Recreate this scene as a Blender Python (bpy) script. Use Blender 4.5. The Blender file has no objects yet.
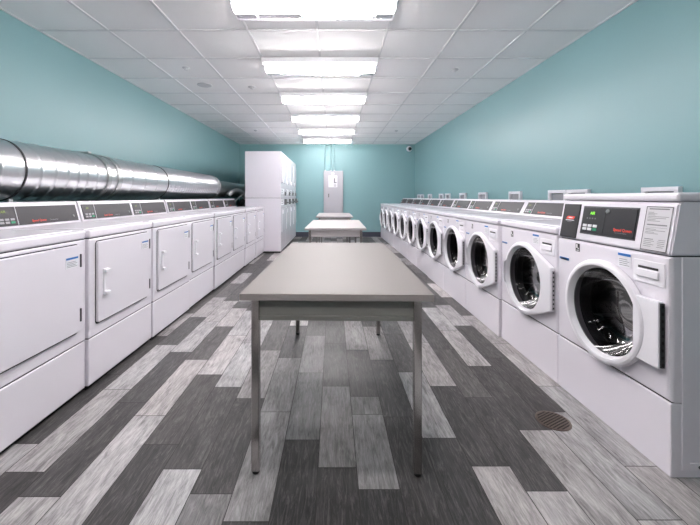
import bpy, bmesh, math, random
from mathutils import Vector, Matrix
random.seed(7)
scene = bpy.context.scene
COL = scene.collection
PI = math.pi
EYE = 1.09          # camera height

# ------------------------------------------------------------------ helpers
def s2l(c):
    c = c / 255.0
    return c / 12.92 if c <= 0.04045 else ((c + 0.055) / 1.055) ** 2.4
def rgb(r, g, b): return (s2l(r), s2l(g), s2l(b), 1.0)

def principled(name, col, rough=0.5, metal=0.0, spec=0.5, emit=None, strength=0.0, coat=0.0):
    m = bpy.data.materials.new(name); m.use_nodes = True
    b = m.node_tree.nodes['Principled BSDF']
    b.inputs['Base Color'].default_value = col
    b.inputs['Roughness'].default_value = rough
    b.inputs['Metallic'].default_value = metal
    b.inputs['Specular IOR Level'].default_value = spec
    b.inputs['Coat Weight'].default_value = coat
    if emit:
        b.inputs['Emission Color'].default_value = emit
        b.inputs['Emission Strength'].default_value = strength
    return m

def add_noise(m, scale, bump=0.0, colvar=0.0, rough_var=0.0, stretch=(1, 1, 1), detail=4):
    """procedural surface variation: tint, bump and gloss variation"""
    nt = m.node_tree; N = nt.nodes; L = nt.links
    b = N['Principled BSDF']
    tc = N.new('ShaderNodeTexCoord'); mp = N.new('ShaderNodeMapping')
    mp.inputs['Scale'].default_value = stretch
    no = N.new('ShaderNodeTexNoise'); no.inputs['Scale'].default_value = scale; no.inputs['Detail'].default_value = detail
    L.new(tc.outputs['Object'], mp.inputs['Vector']); L.new(mp.outputs['Vector'], no.inputs['Vector'])
    if colvar:
        base = b.inputs['Base Color'].default_value[:]
        mx = N.new('ShaderNodeMix'); mx.data_type = 'RGBA'
        mx.inputs['A'].default_value = tuple(c * (1 - colvar) for c in base[:3]) + (1,)
        mx.inputs['B'].default_value = tuple(min(1, c * (1 + colvar)) for c in base[:3]) + (1,)
        L.new(no.outputs['Fac'], mx.inputs['Factor']); L.new(mx.outputs['Result'], b.inputs['Base Color'])
    if bump:
        bp = N.new('ShaderNodeBump'); bp.inputs['Strength'].default_value = bump; bp.inputs['Distance'].default_value = 0.002
        L.new(no.outputs['Fac'], bp.inputs['Height']); L.new(bp.outputs['Normal'], b.inputs['Normal'])
    if rough_var:
        mr = N.new('ShaderNodeMapRange')
        r = b.inputs['Roughness'].default_value
        mr.inputs['To Min'].default_value = max(0, r - rough_var); mr.inputs['To Max'].default_value = r + rough_var
        L.new(no.outputs['Fac'], mr.inputs['Value']); L.new(mr.outputs['Result'], b.inputs['Roughness'])
    return m

M = {}
M['wall'] = add_noise(principled('teal_paint', rgb(130, 169, 172), 0.42, spec=0.4), 90, bump=0.08, colvar=0.015)
M['grey_paint'] = add_noise(principled('light_grey_paint', rgb(190, 184, 180), 0.5), 60, bump=0.08)
M['ceiling'] = add_noise(principled('ceiling_tile', rgb(248, 247, 247), 0.9, spec=0.1), 260, bump=0.35, colvar=0.03)
M['tbar'] = principled('tee_bar', rgb(222, 222, 223), 0.5)
M['enamel'] = add_noise(principled('white_enamel', rgb(230, 226, 233), 0.22, spec=0.5), 3, colvar=0.006)
M['plastic'] = principled('white_plastic', rgb(238, 236, 241), 0.3)
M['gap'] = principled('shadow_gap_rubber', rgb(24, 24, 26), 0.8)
M['console'] = principled('console_black', rgb(40, 39, 43), 0.3)
M['console_grey'] = add_noise(principled('console_grey', rgb(60, 58, 62), 0.45, spec=0.3), 40, colvar=0.05)
M['card'] = principled('card_reader_black', rgb(34, 33, 36), 0.35)
M['red'] = principled('red_print', rgb(232, 62, 40), 0.4)
M['white_print'] = principled('white_print', rgb(225, 225, 228), 0.4)
M['key_grey'] = principled('key_grey', rgb(165, 165, 170), 0.4)
M['grey_print'] = principled('grey_print', rgb(120, 120, 124), 0.5)
M['dark_print'] = principled('dark_print', rgb(60, 60, 64), 0.5)
M['blue_print'] = principled('blue_print', rgb(42, 110, 185), 0.4)
M['green_key'] = principled('green_key', rgb(20, 150, 105), 0.4)
M['green_led'] = principled('green_display', rgb(70, 150, 30), 0.4, emit=rgb(125, 225, 40), strength=1.0)
M['dim_led'] = principled('dim_display', rgb(70, 90, 30), 0.4, emit=rgb(140, 160, 40), strength=0.35)
M['label'] = principled('label_paper', rgb(228, 228, 232), 0.5)
M['plate'] = principled('instruction_plate', rgb(205, 203, 207), 0.35)
M['hinge'] = principled('hinge_steel', rgb(95, 94, 98), 0.35, metal=0.8)
M['strip'] = principled('perforated_strip', rgb(165, 163, 167), 0.4, metal=0.3)
M['gasket'] = principled('grey_gasket', rgb(44, 44, 47), 0.5)
M['lens_rim'] = principled('door_inner_rim', rgb(222, 221, 226), 0.35)
M['chrome'] = add_noise(principled('chrome_tube', rgb(196, 192, 190), 0.16, metal=1.0), 30, rough_var=0.05, stretch=(1, 1, .1))
M['foot'] = principled('black_foot', rgb(22, 22, 24), 0.6)
M['apron'] = principled('painted_apron', rgb(142, 141, 136), 0.45)
M['apron_white'] = principled('white_apron', rgb(222, 218, 216), 0.45)
M['laminate'] = add_noise(principled('grey_laminate', rgb(119, 114, 112), 0.6, spec=0.25), 140, colvar=0.03)
M['laminate_edge'] = principled('laminate_edge', rgb(168, 160, 157), 0.45)
M['laminate_white'] = add_noise(principled('white_laminate', rgb(168, 163, 163), 0.6, spec=0.25), 140, colvar=0.02)
M['galv'] = add_noise(principled('galvanised_steel', rgb(222, 223, 225), 0.28, metal=1.0), 3, colvar=0.02)
M['galv_dull'] = add_noise(principled('galvanised_band', rgb(196, 196, 196), 0.36, metal=1.0), 20, rough_var=0.08)
M['black_hose'] = principled('black_hose', rgb(15, 15, 17), 0.5)
M['strap'] = principled('white_strap', rgb(215, 215, 218), 0.4)
M['box_grey'] = principled('panel_grey', rgb(172, 171, 177), 0.45)
M['skirting'] = principled('dark_skirting', rgb(62, 66, 78), 0.5)
M['coin'] = principled('coin_slide_steel', rgb(120, 122, 122), 0.3, metal=0.7)
M['recess'] = principled('box_recess', rgb(150, 150, 156), 0.6)
M['brass'] = principled('valve_metal', rgb(140, 132, 124), 0.35, metal=0.8)
M['drain'] = principled('drain_bronze', rgb(96, 84, 78), 0.4, metal=0.5)
M['grout'] = principled('floor_grout', rgb(52, 49, 49), 0.8)
M['fixture'] = principled('fixture_white', rgb(205, 205, 208), 0.4)
M['reflector'] = add_noise(principled('fixture_reflector', rgb(205, 204, 206), 0.25, metal=0.6), 8, colvar=0.15, stretch=(1, 6, 6))
M['clip'] = principled('clear_clip', rgb(235, 235, 238), 0.2)
LIGHT = 25.0
SIDE = 66.0
M['diffuser'] = principled('lit_diffuser', rgb(255, 255, 255), 0.4, emit=(1.0, 0.945, 0.945, 1), strength=LIGHT)
M['diffuser_side'] = principled('lit_diffuser_side', rgb(255, 255, 255), 0.4, emit=(1.0, 0.945, 0.945, 1), strength=SIDE)
M['diffuser_rear'] = principled('lit_diffuser_rear', rgb(255, 255, 255), 0.4, emit=(1.0, 0.945, 0.945, 1), strength=48.0)
M['camera_black'] = principled('dome_black', rgb(18, 18, 20), 0.08)

# drum: dark stainless with rows of small holes
def drum_mat():
    m = principled('drum_steel', rgb(120, 120, 124), 0.3, metal=1.0)
    nt = m.node_tree; N = nt.nodes; L = nt.links; b = N['Principled BSDF']
    tc = N.new('ShaderNodeTexCoord'); vo = N.new('ShaderNodeTexVoronoi'); vo.inputs['Scale'].default_value = 45
    vo.inputs['Randomness'].default_value = 0.15
    rp = N.new('ShaderNodeValToRGB')
    rp.color_ramp.elements[0].position = 0.18; rp.color_ramp.elements[0].color = (0.006, 0.006, 0.007, 1)
    rp.color_ramp.elements[1].position = 0.24; rp.color_ramp.elements[1].color = rgb(52, 52, 56)
    L.new(tc.outputs['Object'], vo.inputs['Vector']); L.new(vo.outputs['Distance'], rp.inputs['Fac'])
    L.new(rp.outputs['Color'], b.inputs['Base Color'])
    return m
M['drum'] = drum_mat()

def glass_mat(name='smoked_door_glass', tint=(0.30, 0.30, 0.31, 1), k=0.5, rough=0.03, base=0.0):
    m = bpy.data.materials.new(name); m.use_nodes = True
    nt = m.node_tree; N = nt.nodes; L = nt.links
    N.remove(N['Principled BSDF'])
    out = N['Material Output']
    tr = N.new('ShaderNodeBsdfTransparent'); tr.inputs['Color'].default_value = tint
    gl = N.new('ShaderNodeBsdfGlossy'); gl.inputs['Roughness'].default_value = rough
    fr = N.new('ShaderNodeFresnel'); fr.inputs['IOR'].default_value = 1.33
    mx = N.new('ShaderNodeMixShader')
    mm = N.new('ShaderNodeMath'); mm.operation = 'MULTIPLY_ADD'; mm.inputs[1].default_value = k; mm.inputs[2].default_value = base
    L.new(fr.outputs['Fac'], mm.inputs[0]); L.new(mm.outputs[0], mx.inputs['Fac']); L.new(tr.outputs['BSDF'], mx.inputs[1]); L.new(gl.outputs['BSDF'], mx.inputs[2])
    L.new(mx.outputs['Shader'], out.inputs['Surface'])
    return m
M['glass'] = glass_mat()
M['clear_rim'] = glass_mat('clear_acrylic', (0.92, 0.92, 0.93, 1), 0.5, 0.1, 0.22)

# floor plank material: per-plank tone (attribute) with wood grain
def plank_mat():
    m = principled('wood_look_plank', (0.3, 0.3, 0.3, 1), 0.5, spec=0.4)
    nt = m.node_tree; N = nt.nodes; L = nt.links; b = N['Principled BSDF']
    at = N.new('ShaderNodeAttribute'); at.attribute_name = 'tone'
    uv = N.new('ShaderNodeUVMap'); uv.uv_map = 'UVMap'
    def noise(sx, sy, detail, rough, dist, dim=1.0):
        mp = N.new('ShaderNodeMapping'); mp.inputs['Scale'].default_value = (sx, sy, 1)
        L.new(uv.outputs['UV'], mp.inputs['Vector'])
        n = N.new('ShaderNodeTexNoise'); n.inputs['Scale'].default_value = 1.0; n.inputs['Detail'].default_value = detail
        n.inputs['Roughness'].default_value = rough; n.inputs['Distortion'].default_value = dist
        L.new(mp.outputs['Vector'], n.inputs['Vector'])
        return n.outputs['Fac']
    fine = noise(105, 9, 6, .75, 1.0)
    streak = noise(26, 4.5, 5, .65, 2.4)
    blotch = noise(9, 3.5, 3, .6, .6)
    def ma(a, k, add=None):
        q = N.new('ShaderNodeMath'); q.operation = 'MULTIPLY_ADD'; q.inputs[1].default_value = k
        L.new(a, q.inputs[0])
        if add is None: q.inputs[2].default_value = 0
        else: L.new(add, q.inputs[2])
        return q.outputs[0]
    gsum = ma(fine, .45, ma(streak, .30, ma(blotch, .25)))
    class A2: outputs = [gsum]
    a2 = A2
    mr = N.new('ShaderNodeMapRange'); mr.inputs['From Min'].default_value = 0.41; mr.inputs['From Max'].default_value = 0.61
    mr.inputs['To Min'].default_value = 0.50; mr.inputs['To Max'].default_value = 1.46; mr.clamp = False
    L.new(gsum, mr.inputs['Value'])
    # pale worn streaks along the grain
    wear = noise(40, 4.5, 7, .75, 3.0)
    wr = N.new('ShaderNodeMapRange'); wr.inputs['From Min'].default_value = 0.49; wr.inputs['From Max'].default_value = 0.70
    wr.inputs['To Min'].default_value = 0.0; wr.inputs['To Max'].default_value = 0.10
    L.new(wear, wr.inputs['Value'])
    mul = N.new('ShaderNodeVectorMath'); mul.operation = 'SCALE'
    L.new(at.outputs['Color'], mul.inputs[0]); L.new(mr.outputs['Result'], mul.inputs['Scale'])
    ad = N.new('ShaderNodeVectorMath'); ad.operation = 'ADD'
    wc = N.new('ShaderNodeVectorMath'); wc.operation = 'SCALE'; wc.inputs[0].default_value = (1.0, 0.93, 0.88)
    L.new(wr.outputs['Result'], wc.inputs['Scale'])
    L.new(mul.outputs['Vector'], ad.inputs[0]); L.new(wc.outputs['Vector'], ad.inputs[1])
    L.new(ad.outputs['Vector'], b.inputs['Base Color'])
    bp = N.new('ShaderNodeBump'); bp.inputs['Strength'].default_value = 0.15; bp.inputs['Distance'].default_value = 0.001
    L.new(a2.outputs[0], bp.inputs['Height']); L.new(bp.outputs['Normal'], b.inputs['Normal'])
    return m
M['plank'] = plank_mat()

# ------------------------------------------------------------------ mesh helpers
def link(name, bm, mats, parent=None, smooth=35, loc=None):
    """one bmesh -> one mesh object"""
    bmesh.ops.recalc_face_normals(bm, faces=bm.faces)
    me = bpy.data.meshes.new(name); bm.to_mesh(me); bm.free()
    if not isinstance(mats, (list, tuple)): mats = [mats]
    for m in mats: me.materials.append(M[m])
    if smooth:
        for p in me.polygons: p.use_smooth = True
        me.set_sharp_from_angle(angle=math.radians(smooth))
    o = bpy.data.objects.new(name, me); COL.objects.link(o)
    if smooth:
        md = o.modifiers.new('weighted_normals', 'WEIGHTED_NORMAL'); md.keep_sharp = True; md.weight = 80
    if parent: o.parent = parent
    if loc: o.location = loc
    return o

def box(bm, x0, x1, y0, y1, z0, z1, bevel=0.0, seg=2, mi=0, T=None):
    co = [(x, y, z) for x in (x0, x1) for y in (y0, y1) for z in (z0, z1)]
    vs = [bm.verts.new(T(c) if T else c) for c in co]
    idx = [(0, 1, 3, 2), (4, 6, 7, 5), (0, 4, 5, 1), (2, 3, 7, 6), (0, 2, 6, 4), (1, 5, 7, 3)]
    fs = [bm.faces.new([vs[i] for i in f]) for f in idx]
    for f in fs: f.material_index = mi
    if bevel:
        es = list({e for f in fs for e in f.edges})
        r = bmesh.ops.bevel(bm, geom=es, offset=bevel, segments=seg, affect='EDGES', profile=0.5)
        for f in r['faces']: f.material_index = mi
    return bm

def loft(bm, loops, cap0=False, cap1=False, mi=0, closed=True):
    rows = [[bm.verts.new(p) for p in lp] for lp in loops]
    n = len(rows[0])
    for a, b in zip(rows, rows[1:]):
        for i in range(n if closed else n - 1):
            j = (i + 1) % n
            f = bm.faces.new((a[i], a[j], b[j], b[i])); f.material_index = mi
    if cap0: bm.faces.new(rows[0]).material_index = mi
    if cap1: bm.faces.new(rows[-1][::-1]).material_index = mi
    return bm

def prism(bm, prof, x0, x1, mi=0):
    """profile of (y,z) extruded along x"""
    return loft(bm, [[(x0, y, z) for y, z in prof], [(x1, y, z) for y, z in prof]], True, True, mi)

def ngon(bm, pts, mi=0):
    f = bm.faces.new([bm.verts.new(p) for p in pts]); f.material_index = mi

def circ(r, n=48, c=(0, 0), a0=0.0):
    return [(c[0] + r * math.cos(a0 + 2 * PI * i / n), c[1] + r * math.sin(a0 + 2 * PI * i / n)) for i in range(n)]

def tube(bm, pts, r, n=10, cap=True, rib=0.0, mi=0):
    """tube through points (parallel transport)"""
    pts = [Vector(p) for p in pts]
    loops = []; up = None
    for i, p in enumerate(pts):
        t = (pts[min(i + 1, len(pts) - 1)] - pts[max(i - 1, 0)]).normalized()
        if up is None:
            up = Vector((0, 0, 1)) if abs(t.z) < 0.9 else Vector((1, 0, 0))
        s = t.cross(up).normalized(); up = s.cross(t).normalized()
        rr = r[i] if isinstance(r, (list, tuple)) else r
        if rib and i % 2: rr += rib
        loops.append([p + s * rr * math.cos(2 * PI * k / n) + up * rr * math.sin(2 * PI * k / n) for k in range(n)])
    return loft(bm, loops, cap, cap, mi)

def bez(p, n=16):
    p = [Vector(q) for q in p]; out = []
    for i in range(n + 1):
        t = i / n
        out.append(p[0] * (1 - t) ** 3 + p[1] * 3 * t * (1 - t) ** 2 + p[2] * 3 * t * t * (1 - t) + p[3] * t ** 3)
    return out

def thing(name, label, cat, loc=(0, 0, 0), rz=0.0, group=None):
    o = bpy.data.objects.new(name, None); COL.objects.link(o)
    o.empty_display_size = 0.1
    o.location = loc; o.rotation_euler = (0, 0, rz)
    tag(o, label, cat, group)
    return o

def tag(o, label, cat, group=None):
    o['label'] = label; o['category'] = cat
    if group: o['group'] = group
    return o

def struct(name, bm, mats, smooth=0, parent=None):
    o = link(name, bm, mats, parent, smooth); o['kind'] = 'structure'
    return o

def dup(root, loc, rz, label):
    r = root.copy(); COL.objects.link(r); r.location = loc; r.rotation_euler = (0, 0, rz); r['label'] = label
    for ch in list(root.children):
        c = ch.copy(); COL.objects.link(c); c.parent = r
        for g in list(ch.children):
            d = g.copy(); COL.objects.link(d); d.parent = c
    return r

def text_mesh(bm, body, size, O, R, U, align='LEFT', mi=0, depth=0.0004, shear=0.0, sx=1.0):
    """writing laid on a plane: origin O, right vector R, up vector U"""
    cu = bpy.data.curves.new('lettering', 'FONT'); cu.body = body; cu.size = size; cu.align_x = align
    cu.shear = shear; cu.resolution_u = 3; cu.offset = size * 0.022
    ob = bpy.data.objects.new('lettering', cu); COL.objects.link(ob)
    bpy.context.view_layer.update()
    dg = bpy.context.evaluated_depsgraph_get()
    me = bpy.data.meshes.new_from_object(ob.evaluated_get(dg))
    R = Vector(R).normalized(); U = Vector(U).normalized(); Nn = R.cross(U); O = Vector(O)
    vs = [bm.verts.new(O + R * v.co.x * sx + U * v.co.y + Nn * depth) for v in me.vertices]
    for p in me.polygons:
        try:
            f = bm.faces.new([vs[i] for i in p.vertices]); f.material_index = mi
        except ValueError: pass
    bpy.data.objects.remove(ob); bpy.data.curves.remove(cu); bpy.data.meshes.remove(me)

class Plane:
    """a tilted panel: x stays x, v runs up the slope from (y0,z0) to (y1,z1), n points out to the front"""
    def __init__(s, y0, z0, y1, z1):
        s.o = Vector((0, y0, z0)); d = Vector((0, y1 - y0, z1 - z0)); s.len = d.length; s.u = d.normalized()
        s.n = Vector((1, 0, 0)).cross(s.u)
    def p(s, x, v, n=0.0): return s.o + Vector((x, 0, 0)) + s.u * v + s.n * n
    def box(s, bm, x0, x1, v0, v1, n0, n1, bevel=0, mi=0, shear=0.0):
        box(bm, x0, x1, n0, n1, v0, v1, bevel, 2, mi, T=lambda c: s.p(c[0], c[2], c[1]))
    def quad(s, bm, x0, x1, v0, v1, n, mi=0): ngon(bm, [s.p(x0, v0, n), s.p(x1, v0, n), s.p(x1, v1, n), s.p(x0, v1, n)], mi)
    def text(s, bm, body, size, x, v, n, align='LEFT', mi=0, shear=0.0, sx=1.0):
        text_mesh(bm, body, size, s.p(x, v, n), (1, 0, 0), s.u, align, mi, 0.0003, shear, sx)

# ------------------------------------------------------------------ room shell
XL, XR, YB, YF, H = -2.56, 2.24, 9.50, -4.2, 2.534
TH = 0.1
b = bmesh.new(); box(b, XL - TH, XL, YF - TH, YB + TH, -0.05, H + 0.1); struct('wall_left', b, 'wall')
b = bmesh.new(); box(b, XR, XR + TH, YF - TH, YB + TH, -0.05, H + 0.1); struct('wall_right', b, 'wall')
b = bmesh.new(); box(b, XL, XR, YB, YB + TH, -0.05, H + 0.1); struct('wall_back', b, 'wall')
b = bmesh.new(); box(b, XL, XR, YF - TH, YF, -0.05, H + 0.1); struct('wall_front', b, 'grey_paint')

# floor: individual planks with their own tones
ROWS = {
 -9: [(.93,165),(1.533,80),(2.13,85),(2.72,165),(3.25,95),(3.85,0)],
 -8: [(.77,75),(1.375,175),(1.966,180),(2.557,100),(3.15,172),(3.77,0)],
 -7: [(.66,170),(1.262,85),(1.84,95),(2.44,185),(3.03,175),(3.64,95),(4.2,95),(4.75,0)],
 -6: [(.53,180),(1.13,180),(1.73,175),(2.325,100),(2.92,180),(3.4,95),(3.62,0)],
 -5: [(.93,80),(1.528,95),(2.13,185),(2.73,175),(3.33,0)],
 -4: [(.79,180),(1.39,90),(1.99,185),(2.59,170),(3.2,0)],
 -3: [(.67,130),(1.274,80),(1.878,150),(2.467,105),(3.07,0)],
 -2: [(.57,75),(1.165,152),(1.76,138),(2.352,95),(2.94,195),(3.5,0)],
 -1: [(.96,62),(1.558,128),(2.152,142),(2.73,110),(3.32,0)],
  0: [(.8,65),(1.398,150),(1.998,108),(2.578,105),(3.18,0)],
  1: [(.7,65),(1.293,150),(1.74,132),(1.895,88),(2.475,150),(3.07,0)],
  2: [(1.12,75),(1.72,78),(2.322,150),(2.92,0)],
  3: [(.97,75),(1.569,165),(2.16,95),(2.76,105),(3.36,0)],
  4: [(.8,165),(1.405,80),(2.0,165),(2.6,150),(3.2,0)],
  5: [(.68,170),(1.286,74),(1.886,95),(2.486,85),(3.09,92),(3.42,0)],
  6: [(1.02,165),(1.623,75),(2.238,165),(2.83,172),(3.42,92),(4.0,0)],
  7: [(.57,165),(1.171,165),(1.759,75),(2.35,80),(2.94,170),(3.5,0)],
  8: [(.8,155),(1.405,160),(2.0,165),(2.58,165),(3.19,90),(3.77,0)],
}
def tones(): return random.choice([76, 84, 92, 100, 112, 150, 162, 172, 180, 185])
b = bmesh.new()
fl = b.loops.layers.float_color.new('tone'); uvl = b.loops.layers.uv.new('UVMap')
PW = 0.155; PLN = 0.6; G = 0.0016
for k in range(-17, 15):
    x0, x1 = max(-0.06 + PW * k, XL), min(-0.06 + PW * (k + 1), XR)
    if x1 - x0 < 0.01: continue
    spec = ROWS.get(k)
    segs = []
    if spec:
        for i, (z, t) in enumerate(spec[:-1]): segs.append((z, spec[i + 1][0], t))
        lo, hi = spec[0][0], spec[-1][0]
    else:
        lo = hi = 1.0 + random.random() * 0.6
    z = hi
    while z < YB: segs.append((z, min(z + PLN, YB), tones())); z += PLN
    z = lo
    while z > YF: segs.append((max(z - PLN, YF), z, tones())); z -= PLN
    for z0, z1, t in segs:
        if z1 - z0 < 0.01: continue
        f = b.faces.new([b.verts.new(p) for p in ((x0 + G, z0 + G, 0), (x1 - G, z0 + G, 0), (x1 - G, z1 - G, 0), (x0 + G, z1 - G, 0))])
        if t < 120: t = t * 0.86 - 2
        g = s2l(t) * random.uniform(0.94, 1.06) * .78
        w = random.uniform(0.0, 0.05)
        ox, oy = random.random() * 9, random.random() * 9
        sgn = random.choice((-1, 1))
        for lp in f.loops:
            lp[fl] = (g * (1.0 + w), g * (1 - 0.012), g * (1.0 - w * 0.5), 1)
            lp[uvl].uv = (ox + (lp.vert.co.x - x0), oy + sgn * (lp.vert.co.y - z0))
ngon(b, [(XL, YF, -0.0022), (XR, YF, -0.0022), (XR, YB, -0.0022), (XL, YB, -0.0022)], 1)
struct('floor', b, ['plank', 'grout'])

# ceiling: lay-in tiles on a tee grid
b = bmesh.new()
GX, GY, GS = -0.135, 3.62, 0.606
ngon(b, [(XL, YF, H + .006), (XR, YF, H + .006), (XR, YB, H + .006), (XL, YB, H + .006)], 0)
for k in range(-5, 5):
    x = GX + GS * k
    if XL < x < XR: box(b, x - .011, x + .011, YF, YB, H, H + .02, mi=1)
for k in range(-14, 11):
    y = GY + GS * k
    if YF < y < YB: box(b, XL, XR, y - .011, y + .011, H - .0006, H + .02, mi=1)
for x0, x1 in ((XL, XL + .018), (XR - .018, XR)): box(b, x0, x1, YF, YB, H - .001, H + .02, mi=1)
box(b, XL, XR, YB - .018, YB, H - .001, H + .02, mi=1)
struct('ceiling', b, ['ceiling', 'tbar'])
b = bmesh.new(); box(b, XL, XR, YB - .012, YB, 0, .135, .003); struct('baseboard_back', b, 'skirting')
b = bmesh.new(); box(b, XL, XL + .012, YF, YB - .012, 0, .135, .003); struct('baseboard_left', b, 'skirting')
b = bmesh.new(); box(b, XR - .012, XR, YF, YB - .012, 0, .135, .003); struct('baseboard_right', b, 'skirting')

# ------------------------------------------------------------------ ceiling lights
def make_light(label, rim):
    t = thing('ceiling_light', label, 'ceiling light', group='fluorescent lights along the ceiling')
    b = bmesh.new(); box(b, -.605, .605, -.09, .29, -.054, 0, .004); link('housing', b, 'fixture', t)  # widened at the front and the unseen rear to shade the ceiling
    # diffuser: rounded trough
    prof = [(.004, -.055), (.0, -.074), (.003, -.092), (.014, -.104), (.04, -.108), (.075, -.108), (.088, -.104), (.09, -.055)]
    b = bmesh.new(); prism(b, prof, -.575, .575)
    b.normal_update()
    for f in b.faces:
        f.material_index = 0 if abs(f.normal.y) < .75 else (1 if f.normal.y < 0 else 2)
    link('diffuser', b, ['diffuser', 'diffuser_side', 'diffuser_rear'], t)
    for s in (-1, 1):
        b = bmesh.new()
        box(b, s * .577, s * .592, .004, .088, -.098, -.053, .004); link('end_cap', b, 'fixture', t)
    b = bmesh.new()
    if rim: prism(b, [(.091, -.106), (.1, -.109), (.150, -.104), (.172, -.096), (.172, -.093), (.150, -.100), (.1, -.105)], -.575, .575)
    else: prism(b, [(.094, -.104), (.1, -.107), (.150, -.099), (.150, -.097), (.1, -.104)], -.575, .575)
    rf = link('reflector_rim', b, 'reflector', t) if rim else link('clear_rim', b, 'clear_rim', t)
    if not rim: return t
    b = bmesh.new(); loft(b, [[(x, .128 + p[0], -.107 + p[1]) for p in circ(.008, 16)] for x in (-.08, .42)], True, True); link('bare_tube', b, 'diffuser', rf)
    for x in (-.42, -.09, .15, .44):
        b = bmesh.new()
        prism(b, [(.086, -.118), (.136, -.118), (.180, -.098), (.184, -.06), (.18, -.06), (.176, -.094), (.134, -.115), (.086, -.115)], x - .010, x + .010)
        link('clip', b, 'clip', rf)
    return t
LN = ['nearest and largest fluorescent ceiling light, cut by the top of the photo',
      'second fluorescent ceiling light from the camera, with clear clips showing along its far rim',
      'third fluorescent ceiling light from the camera',
      'fourth fluorescent ceiling light from the camera, third from the back wall',
      'fifth fluorescent ceiling light from the camera, next to last before the back wall',
      'last and smallest fluorescent ceiling light, closest to the teal back wall']
l0 = make_light(LN[0], True); l0.location = (GX, 2.45, H - .001)
dup(l0, (GX, 2.45 + 1.212, H - .001), 0, LN[1])
l0 = make_light(LN[2], False); l0.location = (GX, 2.45 + 2.424, H - .001)
for i in range(3, 6): dup(l0, (GX, 2.45 + 1.212 * i, H - .001), 0, LN[i])
for i in range(1, 3): dup(l0, (GX, 2.45 - 1.212 * i, H - .001), 0,
                          'lit fluorescent ceiling light overhead behind the camera, number %s back' % ('one', 'two', 'three', 'four')[i - 1])

# sprinkler heads and cover plates
def sprinkler(x, y, label, r=.04):
    t = thing('ceiling_sprinkler', label, 'sprinkler', (x, y, H), group='sprinkler heads in the ceiling')
    b = bmesh.new()
    loft(b, [[(p[0], p[1], z) for p in circ(rr, 24)] for rr, z in ((r, 0), (r, -.006), (r * .7, -.014), (r * .4, -.016))], True, True)
    link('cover_plate', b, 'fixture', t)
    b = bmesh.new()
    loft(b, [[(p[0], p[1], z) for p in circ(rr, 16)] for rr, z in ((.012, -.014), (.01, -.022), (.018, -.024), (.018, -.027))], True, True)
    link('deflector', b, 'fixture', t)
sprinkler(-1.064, 4.55, 'small round sprinkler head left of the third ceiling light', .05)
sprinkler(-1.64, 3.87, 'small sprinkler head in the left ceiling tiles nearest the camera')
sprinkler(-1.67, 7.5, 'tiny sprinkler head in the left ceiling tiles near the tall dryers')
sprinkler(1.38, 3.93, 'small sprinkler head in the right ceiling tiles nearest the camera')
sprinkler(1.38, 7.55, 'tiny sprinkler head in the right ceiling tiles near the back wall')
b = bmesh.new(); loft(b, [[(p[0], p[1], z) for p in circ(r, 24)] for r, z in ((.09, 0), (.09, -.006), (.08, -.01))], True, True)
o = tag(link('ceiling_cover_plate', b, 'fixture', loc=(-1.655, 4.47, H)), 'flat round white cover plate between the two left sprinkler heads', 'cover plate')

# ------------------------------------------------------------------ washers
WW, WD = .674, .70
WF = -WD / 2
def ray_rect(a, c, x0, x1, z0, z1):
    dx, dz = math.cos(a), math.sin(a); t = 1e9
    if dx > 1e-9: t = min(t, (x1 - c[0]) / dx)
    if dx < -1e-9: t = min(t, (x0 - c[0]) / dx)
    if dz > 1e-9: t = min(t, (z1 - c[1]) / dz)
    if dz < -1e-9: t = min(t, (z0 - c[1]) / dz)
    return (c[0] + dx * t, c[1] + dz * t)
DC = (.014, .545)   # door centre (x, z)
def front_shell(bm, z0, z1, rh):
    c = DC; x0, x1 = -WW / 2, WW / 2
    an = [2 * PI * i / 64 for i in range(64)]
    for xx in (x0, x1):
        for zz in (z0, z1): an.append(math.atan2(zz - c[1], xx - c[0]) % (2 * PI))
    an = sorted(an)
    def rect(i, y): return [(p[0], y, p[1]) for p in (ray_rect(a, c, x0 + i, x1 - i, z0 + i, z1 - i) for a in an)]
    def cir(r, y): return [(c[0] + r * math.cos(a), y, c[1] + r * math.sin(a)) for a in an]
    loft(bm, [rect(0, -WF), rect(0, WF + .02), rect(.0025, WF + .009), rect(.008, WF + .0025), rect(.018, WF), cir(rh, WF), cir(rh, WF + .04)], True, False)

def hull_radius(a, R, hx, hz):
    """outline of the door: a circle of radius R drawn out to a straight strip at x=hx, |z|<hz"""
    pts = circ(R, 96) + [(hx, hz), (hx, -hz)]
    # convex hull
    P = sorted(pts)
    def half(P):
        h = []
        for p in P:
            while len(h) > 1 and (h[-1][0] - h[-2][0]) * (p[1] - h[-2][1]) - (h[-1][1] - h[-2][1]) * (p[0] - h[-2][0]) <= 0: h.pop()
            h.append(p)
        return h
    lo = half(P); up = half(P[::-1]); H_ = lo[:-1] + up[:-1]
    dx, dz = math.cos(a), math.sin(a); best = R
    for (ax, az), (bx, bz) in zip(H_, H_[1:] + H_[:1]):
        ex, ez = bx - ax, bz - az
        den = dx * ez - dz * ex
        if abs(den) < 1e-9: continue
        t = (ax * ez - az * ex) / den; s = (ax * dz - az * dx) / den
        if t > 0 and -1e-6 <= s <= 1 + 1e-6: best = max(best, t)
    return best

def sticker(parent, x0, x1, z0, z1, y, name='sticker'):
    b = bmesh.new(); P = Plane(y, 0, y, 1)
    P.box(b, x0, x1, z0, z1, 0, .0012, mi=0)
    P.quad(b, x0 + .001, x1 - .001, z1 - (z1 - z0) * (.2 if z1 - z0 > .03 else .8), z1 - .001, .0016, 1)
    for i in range(4):
        zz = z0 + (z1 - z0) * (.12 + .14 * i)
        P.quad(b, x0 + .008, x1 - .008 - .01 * (i % 2), zz, zz + .0022, .0016, 2)
    return link(name, b, ['label', 'blue_print', 'grey_print'], parent, 0)

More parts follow.
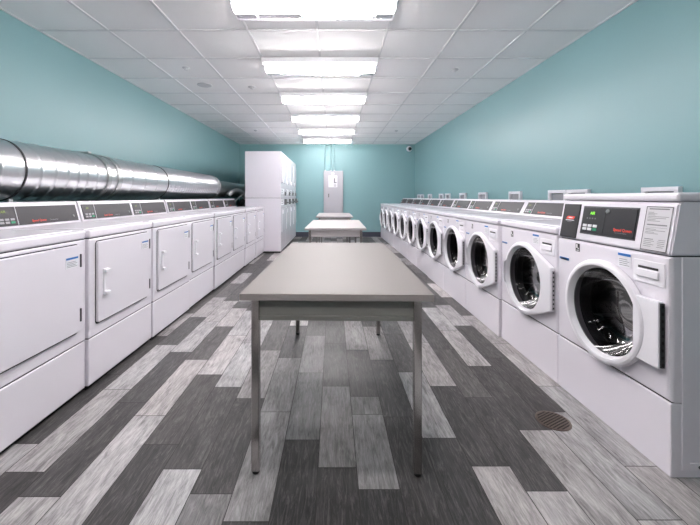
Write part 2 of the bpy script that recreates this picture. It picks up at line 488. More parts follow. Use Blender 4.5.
def washer_common(t, top, hull):
    # cabinet with round opening
    b = bmesh.new(); front_shell(b, .292, top, .222); link('cabinet', b, 'enamel', t)
    b = bmesh.new(); box(b, -WW / 2, WW / 2, WF + .002, -WF, .0005, .288, .005, 3); link('base_panel', b, 'enamel', t)
    b = bmesh.new(); box(b, -WW / 2 + .012, WW / 2 - .012, WF + .02, -WF - .02, 0, .006); link('plinth', b, 'gap', t)
    b = bmesh.new(); box(b, -WW / 2 + .006, WW / 2 - .006, WF + .012, -WF - .01, .284, .296); link('panel_seam', b, 'gap', t)
    # drum and gasket
    cy = lambda r, y, n=48: [(DC[0] + p[0], y, DC[1] + p[1]) for p in circ(r, n)]
    b = bmesh.new(); loft(b, [cy(.206, WF + .085), cy(.245, WF + .09), cy(.245, WF + .44), cy(.22, WF + .46)], False, True)
    dr = link('drum', b, 'drum', t)
    for k in range(3):
        a = PI / 2 + k * 2 * PI / 3
        b = bmesh.new()
        R = Matrix.Rotation(-a, 3, 'Y')
        def T(c, R=R): return Vector((DC[0], 0, DC[1])) + R @ Vector(c)
        loft(b, [[T((.243, y, w)) for y, w in ((WF + .1, -.035), (WF + .43, -.035), (WF + .43, .035), (WF + .1, .035))],
                 [T((.185, y, w)) for y, w in ((WF + .12, -.008), (WF + .41, -.008), (WF + .41, .008), (WF + .12, .008))]], True, True)
        link('drum_baffle', b, 'drum', dr)
    b = bmesh.new(); loft(b, [cy(.2225, WF + .035), cy(.208, WF + .045), cy(.205, WF + .07), cy(.212, WF + .09)])
    link('door_gasket', b, 'gasket', t)
    # door
    d = None
    n = 96
    an = [2 * PI * i / n for i in range(n)]
    def out(inset, y):
        L = []
        for a in an:
            r = (hull_radius(a, .240, .308, .13) if hull else .242) - inset
            L.append((DC[0] + r * math.cos(a), y, DC[1] + r * math.sin(a)))
        return L
    ci = lambda r, y: [(DC[0] + r * math.cos(a), y, DC[1] + r * math.sin(a)) for a in an]
    f = .038
    b = bmesh.new()
    if hull:
        loft(b, [out(.004, WF - .003), out(0, WF - .008), out(0, WF - .024), out(.003, WF - .029), out(.008, WF - .0315), ci(.228, WF - .034), ci(.217, WF - .035)])
    else:
        loft(b, [out(.004, WF - .003), out(0, WF - .008), out(0, WF - .024), out(.003, WF - .030), out(.010, WF - .034), ci(.228, WF - .036), ci(.217, WF - .036)])
        # flat hinge plate beside the ring
        box(b, .20, .318, WF - .028, WF - .004, .412, .677, .004)
    d = link('door', b, 'plastic', t, 30)
    b = bmesh.new(); loft(b, [ci(.2175, WF - .0345), ci(.214, WF - .033), ci(.203, WF - .012), ci(.200, WF - .003)])
    link('inner_rim', b, 'lens_rim', d)
    b = bmesh.new()
    loft(b, [ci(.2015, WF - .009), ci(.194, WF + .02), ci(.168, WF + .07), ci(.135, WF + .092), ci(.09, WF + .102), ci(.03, WF + .105)], False, True)
    link('door_glass', b, 'glass', d, 60)
    # hinge strip along the straight edge
    b = bmesh.new(); hz = (.412, .677) if not hull else (.418, .662)
    x = DC[0] + .308 if hull else .318
    box(b, x - .004, x + .004, WF - .022, WF - .006, hz[0] + .006, hz[1] - .006, mi=0)
    for k in range(9):
        z = hz[0] + .018 + k * (hz[1] - hz[0] - .036) / 8
        box(b, x + .0035, x + .0046, WF - .018, WF - .010, z - .0055, z + .0055, mi=1)
    link('hinge_strip', b, ['strip', 'gap'] if hull else ['gasket', 'gap'], d, 0)
    # grip on the far side
    if hull:
        b = bmesh.new()
        f = .026
        sec = [(.218, WF - f - .006), (.2185, WF - f - .02), (.223, WF - f - .024), (.228, WF - f - .021), (.2285, WF - f - .006)]
        loops = []
        for i in range(13):
            a = PI + (i - 6) / 6 * math.radians(22)
            k = 1.0 if 0 < i < 12 else .55
            loops.append([(DC[0] + r * math.cos(a), (y if j in (0, 4) else (WF - f) + (y - WF + f) * k), DC[1] + r * math.sin(a)) for j, (r, y) in enumerate(sec)])
        loft(b, loops, True, True); link('grip', b, 'lens_rim', d)

    # soap drawer front at upper right
    zt = min(top - .03, .835)
    b = bmesh.new(); box(b, .175, .318, WF - .0035, WF + .002, zt - .095, zt, .003, 2)
    s = link('soap_drawer', b, 'plastic', t)
    b = bmesh.new(); box(b, .20, .292, WF - .0046, WF - .002, zt - .034, zt - .024, .0008)
    link('finger_slot', b, 'gasket', s)
    b = bmesh.new(); prism(b, [(WF - .003, zt - .037), (WF - .009, zt - .04), (WF - .011, zt - .066), (WF - .003, zt - .072)], .198, .295)
    link('drawer_pull', b, 'plastic', s)
    sticker(t, .092, .162, top - .08, top - .018, WF - .0005)
    sticker(t, -.315, -.235, .735, .752, WF - .0005)
    b = bmesh.new(); P = Plane(WF, 0, WF, 1)
    P.box(b, -.185, -.155, .80, .842, 0, .0012, mi=0)
    P.quad(b, -.181, -.17, .818, .838, .0016, 1); P.quad(b, -.169, -.16, .812, .82, .0016, 1); P.quad(b, -.18, -.16, .804, .808, .0016, 1)
    link('energy_badge', b, ['card', 'white_print'], t, 0)

def console_controls(t, P, x0, x1, v0, v1, mat='console_grey', big=False):
    """black fascia with display, keys, red lettering and lock"""
    w = x1 - x0; h = v1 - v0
    b = bmesh.new(); P.box(b, x0, x1, v0, v1, -.001, .004, .0015)
    f = link('fascia', b, mat, t)
    n = .0046
    b = bmesh.new(); P.box(b, x0 + w * .21, x0 + w * .21 + .003, v0 + .003, v1 - .003, .003, .0062); link('divider', b, 'lens_rim', f, 0)
    b = bmesh.new()
    P.box(b, x0 + w * .04, x0 + w * .16, v0 + h * .64, v0 + h * .84, .003, .0045, mi=1)
    P.text(b, 'AIR', h * .17, x0 + w * .06, v0 + h * .68, .0050, mi=0, shear=.1)
    link('display', b, ['dim_led', 'card'], f, 0)
    b = bmesh.new()
    for r in range(2):
        for c in range(3):
            xx = x0 + w * (.03 + .056 * c); vv = v0 + h * (.28 - .16 * r)
            P.box(b, xx, xx + w * .042, vv, vv + h * .11, .003, .006, .001, mi=1 if (r, c) == (1, 2) else 0)
    link('keypad', b, ['key_grey', 'green_key'], f, 0)
    b = bmesh.new(); P.text(b, 'Speed Queen', h * .17, x0 + w * .37, v0 + h * .13, n, mi=0)
    P.text(b, 'Commercial', h * .12, x0 + w * .585, v0 + h * .13, n, mi=1)
    link('lettering', b, ['red', 'grey_print'], f, 0)
    b = bmesh.new()
    cx, cv = (x0 + w * .37, v0 + h * .82) if big else (x0 + w * .93, v0 + h * .3)
    loft(b, [[P.p(cx + p[0], cv + p[1], nn) for p in circ(r, 20)] for r, nn in ((.010, .003), (.010, .006), (.0085, .008), (.004, .0082))], False, True)
    link('lock', b, 'coin', f)

GW = 'front-load washers along the right wall'
def make_rear_console_washer(label):
    t = thing('washing_machine', label, 'washing machine', group=GW)
    washer_common(t, .868, True)
    b = bmesh.new()
    box(b, -WW / 2, WW / 2, WF - .006, -WF, .872, .912, .011, 3)
    box(b, -WW / 2 + .03, WW / 2 - .03, WF + .05, WF + .44, .905, .9165, .004)
    link('top_cover', b, 'enamel', t)
    b = bmesh.new()
    prism(b, [(WF + .535, .914), (WF + .605, 1.052), (WF + .618, 1.062), (WF + .692, 1.062), (WF + .696, .914)], -WW / 2 + .001, WW / 2 - .001)
    c = link('console', b, 'enamel', t, 25)
    P = Plane(WF + .535, .914, WF + .605, 1.052)
    console_controls(t, P, -.302, .302, .02, P.len - .016)
    return t

def make_front_control_washer(label):
    t = thing('washing_machine', label, 'washing machine', group=GW)
    washer_common(t, .856, False)
    tilt = .036
    b = bmesh.new()
    prism(b, [(WF, .861), (WF + tilt, 1.066), (WF + tilt + .01, 1.07), (-WF, 1.07), (-WF, .861)], -WW / 2, WW / 2)
    bmesh.ops.bevel(b, geom=list(b.edges), offset=.006, segments=2, affect='EDGES')
    c = link('control_housing', b, 'enamel', t, 30)
    b = bmesh.new(); box(b, -WW / 2 - .0005, WW / 2 + .0005, WF + tilt - .004, -WF, 1.072, 1.108, .012, 3); link('top_cover', b, 'enamel', t)
    b = bmesh.new(); box(b, -WW / 2 + .008, WW / 2 - .008, WF + .02, -WF - .01, .852, .865); link('seam', b, 'gap', t)
    P = Plane(WF, .861, WF + tilt, 1.066)
    L = P.len
    b = bmesh.new(); P.box(b, -.314, -.186, .006, L - .016, -.001, .005, .0015)
    k = link('card_reader', b, 'card', t)
    b = bmesh.new()
    ngon(b, [P.p(-.282, .108, .0056), P.p(-.222, .108, .0056), P.p(-.212, .124, .0056), P.p(-.272, .124, .0056)], 0); P.quad(b, -.262, -.232, .114, .118, .006, 1)
    P.quad(b, -.284, -.216, .100, .104, .0056, 1); P.quad(b, -.27, -.235, .092, .095, .0056, 2)
    link('reader_emblem', b, ['red', 'white_print', 'grey_print'], k, 0)
    # slim grey bezel then the black fascia
    b = bmesh.new(); P.box(b, -.164, .172, .038, L - .024, -.001, .002, .001); link('bezel', b, 'hinge', c, 0)
    console_fascia_big(t, P, -.158, .166, .044, L - .03)
    b = bmesh.new(); P.box(b, .204, .320, .008, L - .016, -.001, .0016, .0005, mi=0)
    x0, x1, v0, v1 = .204, .320, .008, L - .016
    fr = .003
    for q in ((x0, x1, v0, v0 + fr), (x0, x1, v1 - fr, v1), (x0, x0 + fr, v0, v1), (x1 - fr, x1, v0, v1)): P.quad(b, *q, .0022, 1)
    def ln(a, e, v, hh=.0022, mi=1): P.quad(b, x0 + (x1 - x0) * a, x0 + (x1 - x0) * e, v, v + hh, .0021, mi)
    hgt = v1 - v0
    for v, a, e, hh in ((.93, .12, .88, .005), (.86, .1, .32, .002), (.83, .1, .45, .002), (.80, .1, .38, .002), (.765, .1, .9, .002), (.73, .1, .8, .002), (.695, .1, .42, .002),
                        (.665, .1, .6, .002), (.57, .12, .88, .005), (.52, .1, .9, .001), (.48, .1, .5, .002), (.45, .1, .85, .002), (.41, .1, .45, .002), (.38, .1, .6, .002),
                        (.25, .1, .45, .003), (.21, .1, .5, .002), (.17, .1, .4, .002), (.13, .1, .5, .002), (.09, .1, .4, .002),
                        (.25, .65, .9, .002), (.21, .62, .9, .002), (.17, .62, .9, .002), (.13, .65, .9, .002), (.09, .62, .86, .002)):
        ln(a, e, v0 + hgt * v, hh, 2)
    link('instruction_plate', b, ['plate', 'dark_print', 'grey_print'], c, 0)
    # side panel lip and foot plate seen at the near end
    b = bmesh.new(); box(b, WW / 2 - .001, WW / 2 + .0025, WF + .045, -WF - .01, .03, .855, .001); link('side_panel', b, 'enamel', t, 0)
    b = bmesh.new(); box(b, WW / 2 + .001, WW / 2 + .005, WF + .075, -WF - .1, .03, .062, .002)
    f = link('foot_plate', b, 'enamel', t, 0)
    b = bmesh.new(); loft(b, [[(x, WF + .11 + p[0], .046 + p[1]) for p in circ(.006, 12)] for x in (WW / 2 + .004, WW / 2 + .0075)], True, True); link('screw', b, 'hinge', f)
    return t

def console_fascia_big(c, P, x0, x1, v0, v1):
    w = x1 - x0; h = v1 - v0
    b = bmesh.new(); P.box(b, x0, x1, v0, v1, -.001, .005, .0015); f = link('fascia', b, 'console', c)
    n = .0056
    xd = x0 + w * .455
    b = bmesh.new(); P.box(b, xd, xd + .003, v0 + .002, v1 - .002, .004, .0066); link('divider', b, 'gasket', f, 0)
    b = bmesh.new()
    P.box(b, x0 + w * .13, x0 + w * .29, v0 + h * .70, v0 + h * .86, .004, .0056, mi=1)
    P.text(b, 'AIR', h * .155, x0 + w * .16, v0 + h * .72, .006, mi=0, shear=.12)
    link('display', b, ['green_led', 'card'], f, 0)
    b = bmesh.new()
    for r in range(2):
        for q in range(3):
            xx = x0 + w * (.045 + .105 * q); vv = v0 + h * (.24 - .13 * r)
            P.box(b, xx, xx + w * .082, vv, vv + h * .10, .004, .0072, .001, mi=1 if (r, q) == (1, 2) else 0)
    link('keypad', b, ['white_print', 'green_key'], f, 0)
    b = bmesh.new(); P.text(b, 'Speed Queen', h * .14, x0 + w * .655, v0 + h * .20, n, mi=0, sx=.98)
    P.text(b, 'Commercial Washer', h * .06, x0 + w * .68, v0 + h * .12, n, mi=1)
    link('lettering', b, ['red', 'grey_print'], f, 0)
    b = bmesh.new()
    for q in range(4): P.box(b, x0 + w * (.10 + .055 * q), x0 + w * (.122 + .055 * q), v0 + h * .55, v0 + h * .60, .004, n, mi=1)
    link('indicator_marks', b, ['red', 'grey_print'], f, 0)
    b = bmesh.new(); cx, cv = x0 + w * .50, v0 + h * .86
    loft(b, [[P.p(cx + p[0], cv + p[1], nn) for p in circ(r, 20)] for r, nn in ((.011, .004), (.011, .007), (.0095, .009), (.004, .0092))], False, True)
    link('lock', b, 'coin', f)

PITCH = .678
RZ = -PI / 2
ORD = ['first', 'second', 'third', 'fourth', 'fifth', 'sixth', 'seventh', 'eighth', 'ninth', 'tenth', 'eleventh', 'twelfth']
def wpos(i):
    front = 1.306 if i < 2 else (1.288 if i < 5 else 1.30)
    return (front + WD / 2, 1.342 + PITCH * (i + .5), 0)
w0 = make_front_control_washer('largest white front-load washer at the right edge, with front control panel and grey instruction plate')
w0.location = wpos(0); w0.rotation_euler = (0, 0, RZ)
w1 = make_rear_console_washer('white front-load washer right behind the one with the front control panel, low rear console')
w1.location = wpos(1); w1.rotation_euler = (0, 0, RZ)
for i in range(2, 12):
    if i == 11: lab = 'last and smallest white front-load washer of the right row, next to the teal back wall'
    elif i == 10: lab = 'white front-load washer second from the back wall in the right row'
    elif i == 9: lab = 'white front-load washer third from the back wall in the right row'
    else: lab = 'white front-load washer, %s from the camera in the right row' % ORD[i]
    dup(w1, wpos(i), RZ, lab)

# white supply boxes let into the right wall
def make_supply_box(label):
    t = thing('supply_box', label, 'wall box', group='white supply boxes on the right wall')
    b = bmesh.new(); w, z0, z1 = .135, -.1, .1; f = .03
    for q in ((-w, w, z1 - f, z1), (-w, w, z0, z0 + f), (-w, -w + f, z0 + f, z1 - f), (w - f, w, z0 + f, z1 - f)):
        box(b, q[0], q[1], -.03, 0, q[2], q[3], .002)
    link('frame', b, 'plastic', t)
    b = bmesh.new(); box(b, -w + f, w - f, -.006, -.001, z0 + f, z1 - f); link('recess_panel', b, 'recess', t, 0)
    return t
SB = [(2.38, 'largest white wall box, above the washer with the front control panel'),
      (3.18, 'nearer of the paired white wall boxes beside the second washer'),
      (3.47, 'farther of the paired white wall boxes beside the second washer'),
      (4.28, 'white wall box third group back, the first single small one past the pair'),
      (5.2, 'second single white wall box past the pair, on the right wall'),
      (6.0, 'third single white wall box past the pair, on the right wall'),
      (6.79, 'fourth single white wall box past the pair, on the right wall'),
      (7.2, 'fifth single white wall box past the pair, on the right wall'),
      (8.05, 'sixth single white wall box past the pair, on the right wall'),
      (8.75, 'nearer of the two farthest white wall boxes near the back corner'),
      (9.06, 'farthest white wall box, next to the back corner')]
s0 = make_supply_box(SB[0][1]); s0.location = (XR - .0005, SB[0][0] * .99, 1.058); s0.rotation_euler = (0, 0, RZ)
for y, lab in SB[1:]: dup(s0, (XR - .0005, y * .99, 1.058), RZ, lab)

# ------------------------------------------------------------------ dryers on the left
DW, DD = .676, .66
DF = -DD / 2
GD = 'front-load dryers along the left wall'
def rounded(x0, x1, z0, z1, r, y, n=5):
    L = []
    for cx, cz, a in ((x1 - r, z1 - r, 0), (x0 + r, z1 - r, 90), (x0 + r, z0 + r, 180), (x1 - r, z0 + r, 270)):
        for i in range(n + 1):
            t = math.radians(a + 90 * i / n); L.append((cx + r * math.cos(t), y, cz + r * math.sin(t)))
    return L
def make_dryer(label):
    t = thing('clothes_dryer', label, 'dryer', group=GD)
    b = bmesh.new(); box(b, -DW / 2, DW / 2, DF, -DF, .292, .853, .008, 3); link('cabinet', b, 'enamel', t)
    b = bmesh.new(); box(b, -DW / 2, DW / 2, DF + .002, -DF, .024, .288, .008, 3); link('base_panel', b, 'enamel', t)
    b = bmesh.new(); box(b, -DW / 2 + .012, DW / 2 - .012, DF + .025, -DF - .02, 0, .032); link('plinth', b, 'gap', t)
    b = bmesh.new(); box(b, -DW / 2 + .006, DW / 2 - .006, DF + .008, -DF - .01, .284, .296); link('panel_seam', b, 'gap', t)
    b = bmesh.new(); box(b, -DW / 2 + .006, DW / 2 - .006, DF + .006, -DF - .01, .85, .859); link('cover_seam', b, 'gap', t)
    b = bmesh.new(); box(b, -DW / 2, DW / 2, DF - .004, -DF, .857, .903, .011, 3)
    box(b, -DW / 2 + .03, DW / 2 - .03, DF + .05, DF + .47, .898, .9075, .004)
    link('top_cover', b, 'enamel', t)
    # door
    x0, x1, z0, z1 = -.283, .275, .363, .832
    b = bmesh.new(); loft(b, [rounded(x0 - .005, x1 + .0045, z0 - .009, z1 + .005, .021, DF - y) for y in (-.001, .0015)], True, True)  # seal plate, its lower edge extended to paint a shadow under the door
    link('door_seal_dark_line', b, 'gap', t, 0)
    b = bmesh.new()
    loft(b, [rounded(x0, x1, z0, z1, .017, DF - .001), rounded(x0, x1, z0, z1, .017, DF - .010), rounded(x0 + .002, x1 - .002, z0 + .002, z1 - .002, .015, DF - .014),
             rounded(x0 + .006, x1 - .006, z0 + .006, z1 - .006, .012, DF - .0155)], False, True)
    d = link('door', b, 'enamel', t, 40)
    y = DF - .0155
    b = bmesh.new()
    # pull: two ears joined by a slim upright
    for zz, s in ((.655, 1), (.525, -1)):
        loft(b, [[(-.245, y + .001, zz - .012), (-.2, y + .001, zz - .012), (-.2, y + .001, zz + .012), (-.245, y + .001, zz + .012)],
                 [(-.24, y - .02, zz - .007), (-.212, y - .026, zz - .007), (-.208, y - .026, zz + .007), (-.24, y - .018, zz + .007)]], True, True)
    box(b, -.243, -.224, y - .007, y + .001, .525, .655, .003)
    link('handle', b, 'plastic', d)
    sticker(d, .172, .258, .718, .775, y)
    for zz in (.45, .745):
        b = bmesh.new(); loft(b, [[(.2835 + p[0], DF - .011 + p[1], z) for p in circ(.0055, 10)] for z in (zz - .035, zz + .035)], True, True)
        link('hinge', b, 'hinge', t)
    # console
    b = bmesh.new()
    prism(b, [(DF + .535, .904), (DF + .572, 1.045), (DF + .582, 1.058), (DF + .645, 1.058), (DF + .65, .904)], -DW / 2 + .001, DW / 2 - .001)
    c = link('console', b, 'enamel', t, 25)
    P = Plane(DF + .535, .904, DF + .572, 1.045)
    console_controls(t, P, -.316, .316, .014, P.len - .014)
    return t
DY = [1.26, 1.944, 2.628, 3.312, 3.996, 4.68, 5.364, 6.048]
DX = [-1.382, -1.370, -1.363, -1.372, -1.358, -1.362, -1.35, -1.34]
DLAB = ['nearest white dryer, cut by the left edge of the photo',
        'second white dryer from the camera in the left row, its whole square door in view',
        'third white dryer from the camera in the left row',
        'fourth white dryer from the camera in the left row',
        'fifth white dryer from the camera in the left row',
        'sixth white dryer from the camera, third before the tall stacked dryers',
        'seventh white dryer from the camera, second before the tall stacked dryers',
        'last white dryer of the left row, touching the tall stacked dryers']
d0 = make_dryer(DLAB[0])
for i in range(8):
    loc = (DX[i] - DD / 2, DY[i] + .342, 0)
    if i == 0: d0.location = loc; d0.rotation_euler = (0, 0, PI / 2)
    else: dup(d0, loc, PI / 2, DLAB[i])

# ------------------------------------------------------------------ stacked dryers
SW, SD, SH = .674, .70, 1.982
SF = -SD / 2
def make_stack(label):
    t = thing('stacked_dryer', label, 'stacked dryer', group='tall stacked dryers by the back wall')
    b = bmesh.new(); box(b, -SW / 2, SW / 2, SF, -SF, .03, 1.068, .007, 2); link('lower_cabinet', b, 'enamel', t)
    b = bmesh.new(); box(b, -SW / 2, SW / 2, SF, -SF, 1.072, SH, .007, 2); link('upper_cabinet', b, 'enamel', t)
    b = bmesh.new(); box(b, -SW / 2 + .01, SW / 2 - .01, SF + .02, -SF - .02, 0, .04); link('plinth', b, 'gap', t)
    b = bmesh.new(); box(b, -SW / 2 + .004, SW / 2 - .004, SF + .006, -SF - .006, 1.06, 1.08); link('cabinet_seam', b, 'gap', t)
    for z0, z1, hz in ((.40, .87, .80), (1.37, 1.87, 1.40)):
        b = bmesh.new(); loft(b, [rounded(-.283, .278, z0 - .004, z1 + .004, .02, SF - y) for y in (-.001, .0015)], True, True); link('door_seal_dark_line', b, 'gasket', t, 0)
        b = bmesh.new()
        loft(b, [rounded(-.279, .274, z0, z1, .017, SF - .001), rounded(-.279, .274, z0, z1, .017, SF - .012), rounded(-.274, .269, z0 + .005, z1 - .005, .014, SF - .017)], False, True)
        d = link('door', b, 'enamel', t, 40)
        b = bmesh.new(); box(b, -.255, -.225, SF - .035, SF - .016, hz - .04, hz + .04, .004); link('handle', b, 'plastic', d)
    P = Plane(SF, 0, SF, 1)
    for zc in (.985, 1.20):
        b = bmesh.new(); P.box(b, -.29, .10, zc - .055, zc + .055, -.001, .004, .0015); f = link('fascia', b, 'plastic', t)
        b = bmesh.new(); P.box(b, -.26, -.16, zc + .005, zc + .04, .003, .006, .001); link('display', b, 'console', f, 0)
        b = bmesh.new()
        for q in range(3): P.box(b, -.26 + q * .04, -.232 + q * .04, zc - .035, zc - .015, .003, .007, .001)
        link('keypad', b, 'grey_print', f, 0)
    b = bmesh.new(); box(b, .12, .30, SF - .05, SF + .001, .93, 1.05, .005); cb = link('coin_box', b, 'coin', t)
    for x in (.165, .25):
        b = bmesh.new(); box(b, x - .03, x + .03, SF - .085, SF - .045, .965, .985, .003); link('coin_slide', b, 'hinge', cb)
    b = bmesh.new(); box(b, .17, .25, SF - .03, SF + .001, 1.12, 1.2, .004); link('coin_meter', b, 'coin', t)
    return t
ST = ['tall white stacked dryer nearest the camera, its blank side panel facing the room',
      'second tall white stacked dryer counting from the blank side panel',
      'third tall white stacked dryer counting from the blank side panel',
      'tall white stacked dryer standing against the back wall']
t0 = make_stack(ST[0])
for i in range(4):
    loc = (-1.012 - SD / 2, 6.752 + .337 + .678 * i, 0)
    if i == 0: t0.location = loc; t0.rotation_euler = (0, 0, PI / 2)
    else: dup(t0, loc, PI / 2, ST[i])

# ------------------------------------------------------------------ folding tables
def make_table(name, label, loc, rz, length, width, top_m, edge_m, near_inset=.008, far_inset=.10, h=.713, apron='apron'):
    t = thing(name, label, 'table', loc, rz, 'folding tables down the middle of the room')
    L, W = length / 2, width / 2
    b = bmesh.new(); box(b, -W, W, -L, L, h - .027, h, .0025, 2, 0)
    for f in b.faces:
        if f.normal.z < .5: f.material_index = 1
    b.normal_update()
    for f in b.faces: f.material_index = 0 if f.normal.z > .7 else 1
    link('tabletop', b, [top_m, edge_m], t, 30)
    lx = W - .045; ly0, ly1 = -L + near_inset, L - far_inset
    lw = .031; z0, z1 = h - .110, h - .027
    b = bmesh.new()
    yy0, yy1 = ly0 + .018, ly1 - .018
    for q in ((-lx + lw, lx - lw, yy0, yy0 + .018), (-lx + lw, lx - lw, yy1 - .018, yy1), (-lx + .006, -lx + .024, ly0 + lw, ly1 - lw), (lx - .024, lx - .006, ly0 + lw, ly1 - lw)):
        box(b, q[0], q[1], q[2], q[3], z0 + .004, z1)
    for q in ((-lx + lw, lx - lw, yy0 - .008, yy0 + .022), (-lx + lw, lx - lw, yy1 - .022, yy1 + .008)):
        box(b, q[0], q[1], q[2], q[3], z0, z0 + .018, .002)
    link('apron', b, apron, t, 30)
    for sx in (-1, 1):
        for ya in (ly0, ly1 - lw):
            b = bmesh.new(); xa = -lx if sx < 0 else lx - lw
            box(b, xa, xa + lw, ya, ya + lw, .012, z1, .003); lg = link('leg', b, 'chrome', t)
            b = bmesh.new(); c = (xa + lw / 2, ya + lw / 2)
            loft(b, [[(p[0], p[1], z) for p in circ(r, 16, c)] for r, z in ((.0125, 0), (.0145, .003), (.0135, .013))], True, True)
            link('foot_pad', b, 'foot', lg)
    return t
make_table('folding_table', 'long grey folding table with chrome legs in the foreground', (.0265, 2.105, 0), math.radians(-1.07), 1.52, .757, 'laminate', 'laminate_edge')
make_table('folding_table', 'white-topped folding table behind the long grey one, middle of the three', (.04, 4.95, 0), math.radians(-.8), 1.52, .75, 'laminate_white', 'laminate_white', .06, .1, apron='apron_white')
make_table('folding_table', 'farthest and smallest folding table, in front of the grey electrical panel', (.03, 7.48, 0), 0, 1.52, .72, 'laminate_white', 'laminate_white', .08, .1, apron='apron_white')

# ------------------------------------------------------------------ exhaust duct on the left
DXc, DZc, DR = -2.25, 1.272, .206
t = thing('ventilation_duct', 'big round galvanised metal duct running above the dryers along the left wall', 'duct', (DXc, 0, DZc))
def duct_section(name, y0, y1, ribs, mat='galv', r=DR, ribh=.006, ribw=.012, n=64):
    prof = [(y0, r)]
    for y in ribs: prof += [(y - ribw * 1.6, r), (y - ribw, r), (y - ribw * .3, r + ribh), (y + ribw * .3, r + ribh), (y + ribw, r), (y + ribw * 1.6, r)]
    prof.append((y1, r))
    b = bmesh.new(); loft(b, [[(p[0], y, p[1]) for p in circ(rr, n)] for y, rr in prof], True, True)
    return link(name, b, mat, t, 45)
duct_section('duct_section', -3.9, 2.31, [-3 + .36 * i for i in range(14)] + [2.14])
duct_section('duct_section', 2.31, 3.24, [2.44, 2.57, 2.69, 2.80, 2.90, 3.02])
duct_section('duct_section', 3.24, 4.31, [3.55, 3.8, 4.05], ribh=.005)
duct_section('flexible_duct_section', 4.31, 6.34, [4.37 + .075 * i for i in range(26)], ribh=.006, ribw=.014)
def ring(y, w, h, mat, name='band'):
    b = bmesh.new()
    loft(b, [[(p[0], yy, p[1]) for p in circ(rr, 64)] for yy, rr in ((y - w, DR - .002), (y - w, DR + h), (y + w, DR + h), (y + w, DR - .002))])
    return link(name, b, mat, t, 40)
ring(2.315, .006, .005, 'gasket')
ring(3.17, .024, .014, 'galv_dull'); ring(3.33, .03, .012, 'galv_dull')
ring(4.315, .006, .005, 'gasket')
ring(6.2, .02, .008, 'galv_dull'); ring(6.32, .016, .006, 'galv_dull')
# hanger strap tails and struts
b = bmesh.new(); box(b, -.305, .03, 3.15, 3.19, DR + .012, DR + .026, .004); link('hanger_strap', b, 'galv_dull', t)
for y in (2.34, 4.34):
    b = bmesh.new()
    prism(b, [(y - .016, -DR + .012), (y + .016, -DR + .012), (y + .02, -DR - .16), (y - .02, -DR - .16)], .07, .078); link('support_strap', b, 'strap', t)
# narrower tail of the duct going behind the tall dryers
b = bmesh.new()
prof = [(6.335, DR - .004), (6.42, .15)] + [(6.42 + .03 * i, .15 + (.006 if i % 2 else 0)) for i in range(1, 90)]
loft(b, [[(p[0], y, p[1] - .02) for p in circ(rr, 40)] for y, rr in prof], True, True)
link('flexible_tail', b, 'galv_dull', t)
# bright elbow and black hoses beside the tall dryers
t2 = thing('exhaust_hose', 'silver exhaust hose and black hoses tangled in the gap behind the tall dryers', 'hose', (-1.95, 7.4, 0))
b = bmesh.new(); tube(b, bez([(-.12, -.55, 1.12), (-.03, -.42, 1.26), (.06, -.3, 1.24), (.15, -.2, 1.06)], 30), .05, 18, True, .004); link('silver_hose', b, 'galv_dull', t2)
for p, r in (([(-.05, -.3, 0), (-.02, -.35, .6), (-.02, -.3, 1.0), (.12, .3, 1.05)], .075), ([(.06, -.15, 0), (.0, -.1, .6), (.0, .1, 1.15), (.1, 1.2, 1.1)], .1),
             ([(-.2, .4, 0), (-.2, .3, .6), (-.15, .2, 1.0), (.1, 1.7, .95)], .11), ([(-.1, -.5, 0), (-.05, -.52, .4), (-.02, -.5, .7), (.12, -.1, .9)], .06)):
    b = bmesh.new(); tube(b, bez(p, 24), r, 14, True, r * .06); link('black_hose', b, 'black_hose', t2)
b = bmesh.new(); tube(b, bez([(.0, -.58, .98), (.05, -.5, 1.05), (.08, -.45, 1.1), (.16, -.4, 1.17)], 16), .006, 8); link('thin_cord', b, 'strap', t2)

# ------------------------------------------------------------------ back wall
t = thing('electrical_panel', 'tall grey metal electrical panel on the teal back wall', 'electrical panel', (.012, YB, .0))
b = bmesh.new(); box(b, -.262, .262, -.14, -.0125, 0, 1.795, .006); link('enclosure', b, 'box_grey', t)
b = bmesh.new(); box(b, -.252, .252, -.150, -.138, .014, 1.782, .004); d = link('door', b, 'box_grey', t)
b = bmesh.new(); box(b, -.145, -.115, -.172, -.149, 1.08, 1.18, .004); link('handle', b, 'coin', d)
b = bmesh.new(); loft(b, [[(p[0] - .02, y, 1.72 + p[1]) for p in circ(.045, 24)] for y in (-.1502, -.153)], True, True); link('round_sticker', b, 'label', d, 40)
b = bmesh.new(); P = Plane(0, 0, 0, 1)
P.box(b, -.12, .0, -.155, .16, .0005, .002, mi=0); P.box(b, .003, .115, -.155, .16, .0005, .002, mi=0)
P.quad(b, .02, .06, -.02, .09, .0026, 1); P.quad(b, .02, .10, -.05, -.02, .0026, 1)
for i in range(6): P.quad(b, .015, .10 - .01 * (i % 2), -.14 + .012 * i, -.135 + .012 * i, .0026, 2)
o = tag(link('paper_notice', b, ['label', 'grey_print', 'dark_print'], smooth=0, loc=(.0, YB - .1502, 1.51)), 'white paper notice stuck to the grey electrical panel door', 'notice')
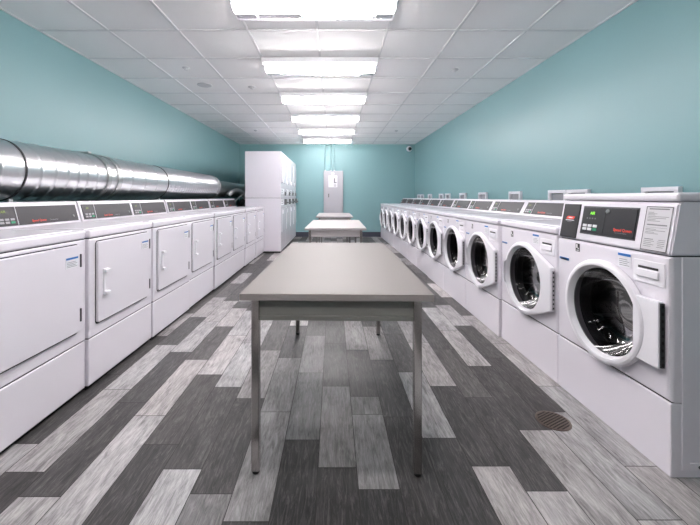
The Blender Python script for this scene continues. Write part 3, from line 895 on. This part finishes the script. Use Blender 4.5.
for x, lab in ((-.215, 'left of three thin conduits rising from the electrical panel to the ceiling'), (-.06, 'middle of three thin conduits rising from the electrical panel to the ceiling'),
               (.035, 'right of three thin conduits rising from the electrical panel to the ceiling')):
    b = bmesh.new(); loft(b, [[(p[0], p[1], z) for p in circ(.0135, 14)] for z in (0, .735)], True, True)
    c = thing('conduit', lab, 'conduit', (x, YB - .04, 1.7965), group='conduits above the electrical panel')
    link('pipe', b, 'wall', c)
    b = bmesh.new(); loft(b, [[(p[0], p[1], z) for p in circ(.021, 14)] for z in (0, .03)], True, True); link('connector', b, 'galv_dull', c)
    b = bmesh.new(); box(b, -.03, .03, -.016, .039, .40, .418, .002); link('clamp', b, 'wall', c)

t = thing('mounted_security_camera', 'small round white security camera with black lens in the back right corner', 'security camera', (2.08, YB, 2.405))
b = bmesh.new(); loft(b, [[(p[0], y, p[1]) for p in circ(r, 28)] for r, y in ((.075, -.001), (.078, -.02), (.07, -.05), (.052, -.06))], True, True); link('housing', b, 'plastic', t)
b = bmesh.new(); loft(b, [[(p[0] + .012, y, p[1] - .004) for p in circ(r, 24)] for r, y in ((.05, -.055), (.048, -.075), (.035, -.09), (.012, -.096))], True, True); link('dome', b, 'camera_black', t)

# ------------------------------------------------------------------ floor drain
t = thing('floor_drain', 'round slotted bronze drain let into the floor near the washers', 'drain', (1.072, 1.69, 0))
b = bmesh.new()
R = .077
loft(b, [[(p[0], p[1], z) for p in circ(r, 48)] for r, z in ((R, 0.0003), (R - .001, .0035), (R - .009, .004), (R - .011, .0015))], False, False)
link('rim', b, 'drain', t)
b = bmesh.new(); ngon(b, [(p[0], p[1], .0008) for p in circ(R - .005, 48)]); link('sump', b, 'gap', t, 0)
b = bmesh.new()
for k in range(-5, 6):
    x = k * .0131; hl = math.sqrt(max(0, (R - .008) ** 2 - x * x))
    if hl > .012: box(b, x - .0035, x + .0035, -hl, hl, .001, .0038)
g = link('grate', b, 'drain', t, 0); g.rotation_euler = (0, 0, math.radians(-62))

# ------------------------------------------------------------------ world, camera, view
w = bpy.data.worlds.new('room_world'); scene.world = w; w.use_nodes = True
w.node_tree.nodes['Background'].inputs['Color'].default_value = (.8, .85, .9, 1)
w.node_tree.nodes['Background'].inputs['Strength'].default_value = 0.3

cam = bpy.data.cameras.new('camera'); co = bpy.data.objects.new('camera', cam); COL.objects.link(co)
co.location = (0, 0, EYE); co.rotation_euler = (PI / 2, 0, 0)
cam.sensor_fit = 'HORIZONTAL'; cam.sensor_width = 36; cam.lens = 36 * 347 / 700
cam.shift_x = 17 / 700; cam.shift_y = -65.5 / 700
cam.clip_start = .02
scene.camera = co
vs = scene.view_settings
vs.view_transform = 'Standard'; vs.look = 'None'; vs.gamma = 1.0; vs.use_curve_mapping = False
vs.exposure = 0.66
scene.cycles.max_bounces = 20; scene.cycles.diffuse_bounces = 14; scene.cycles.glossy_bounces = 6
scene.cycles.use_denoising = True
scene.cycles.sample_clamp_indirect = 20
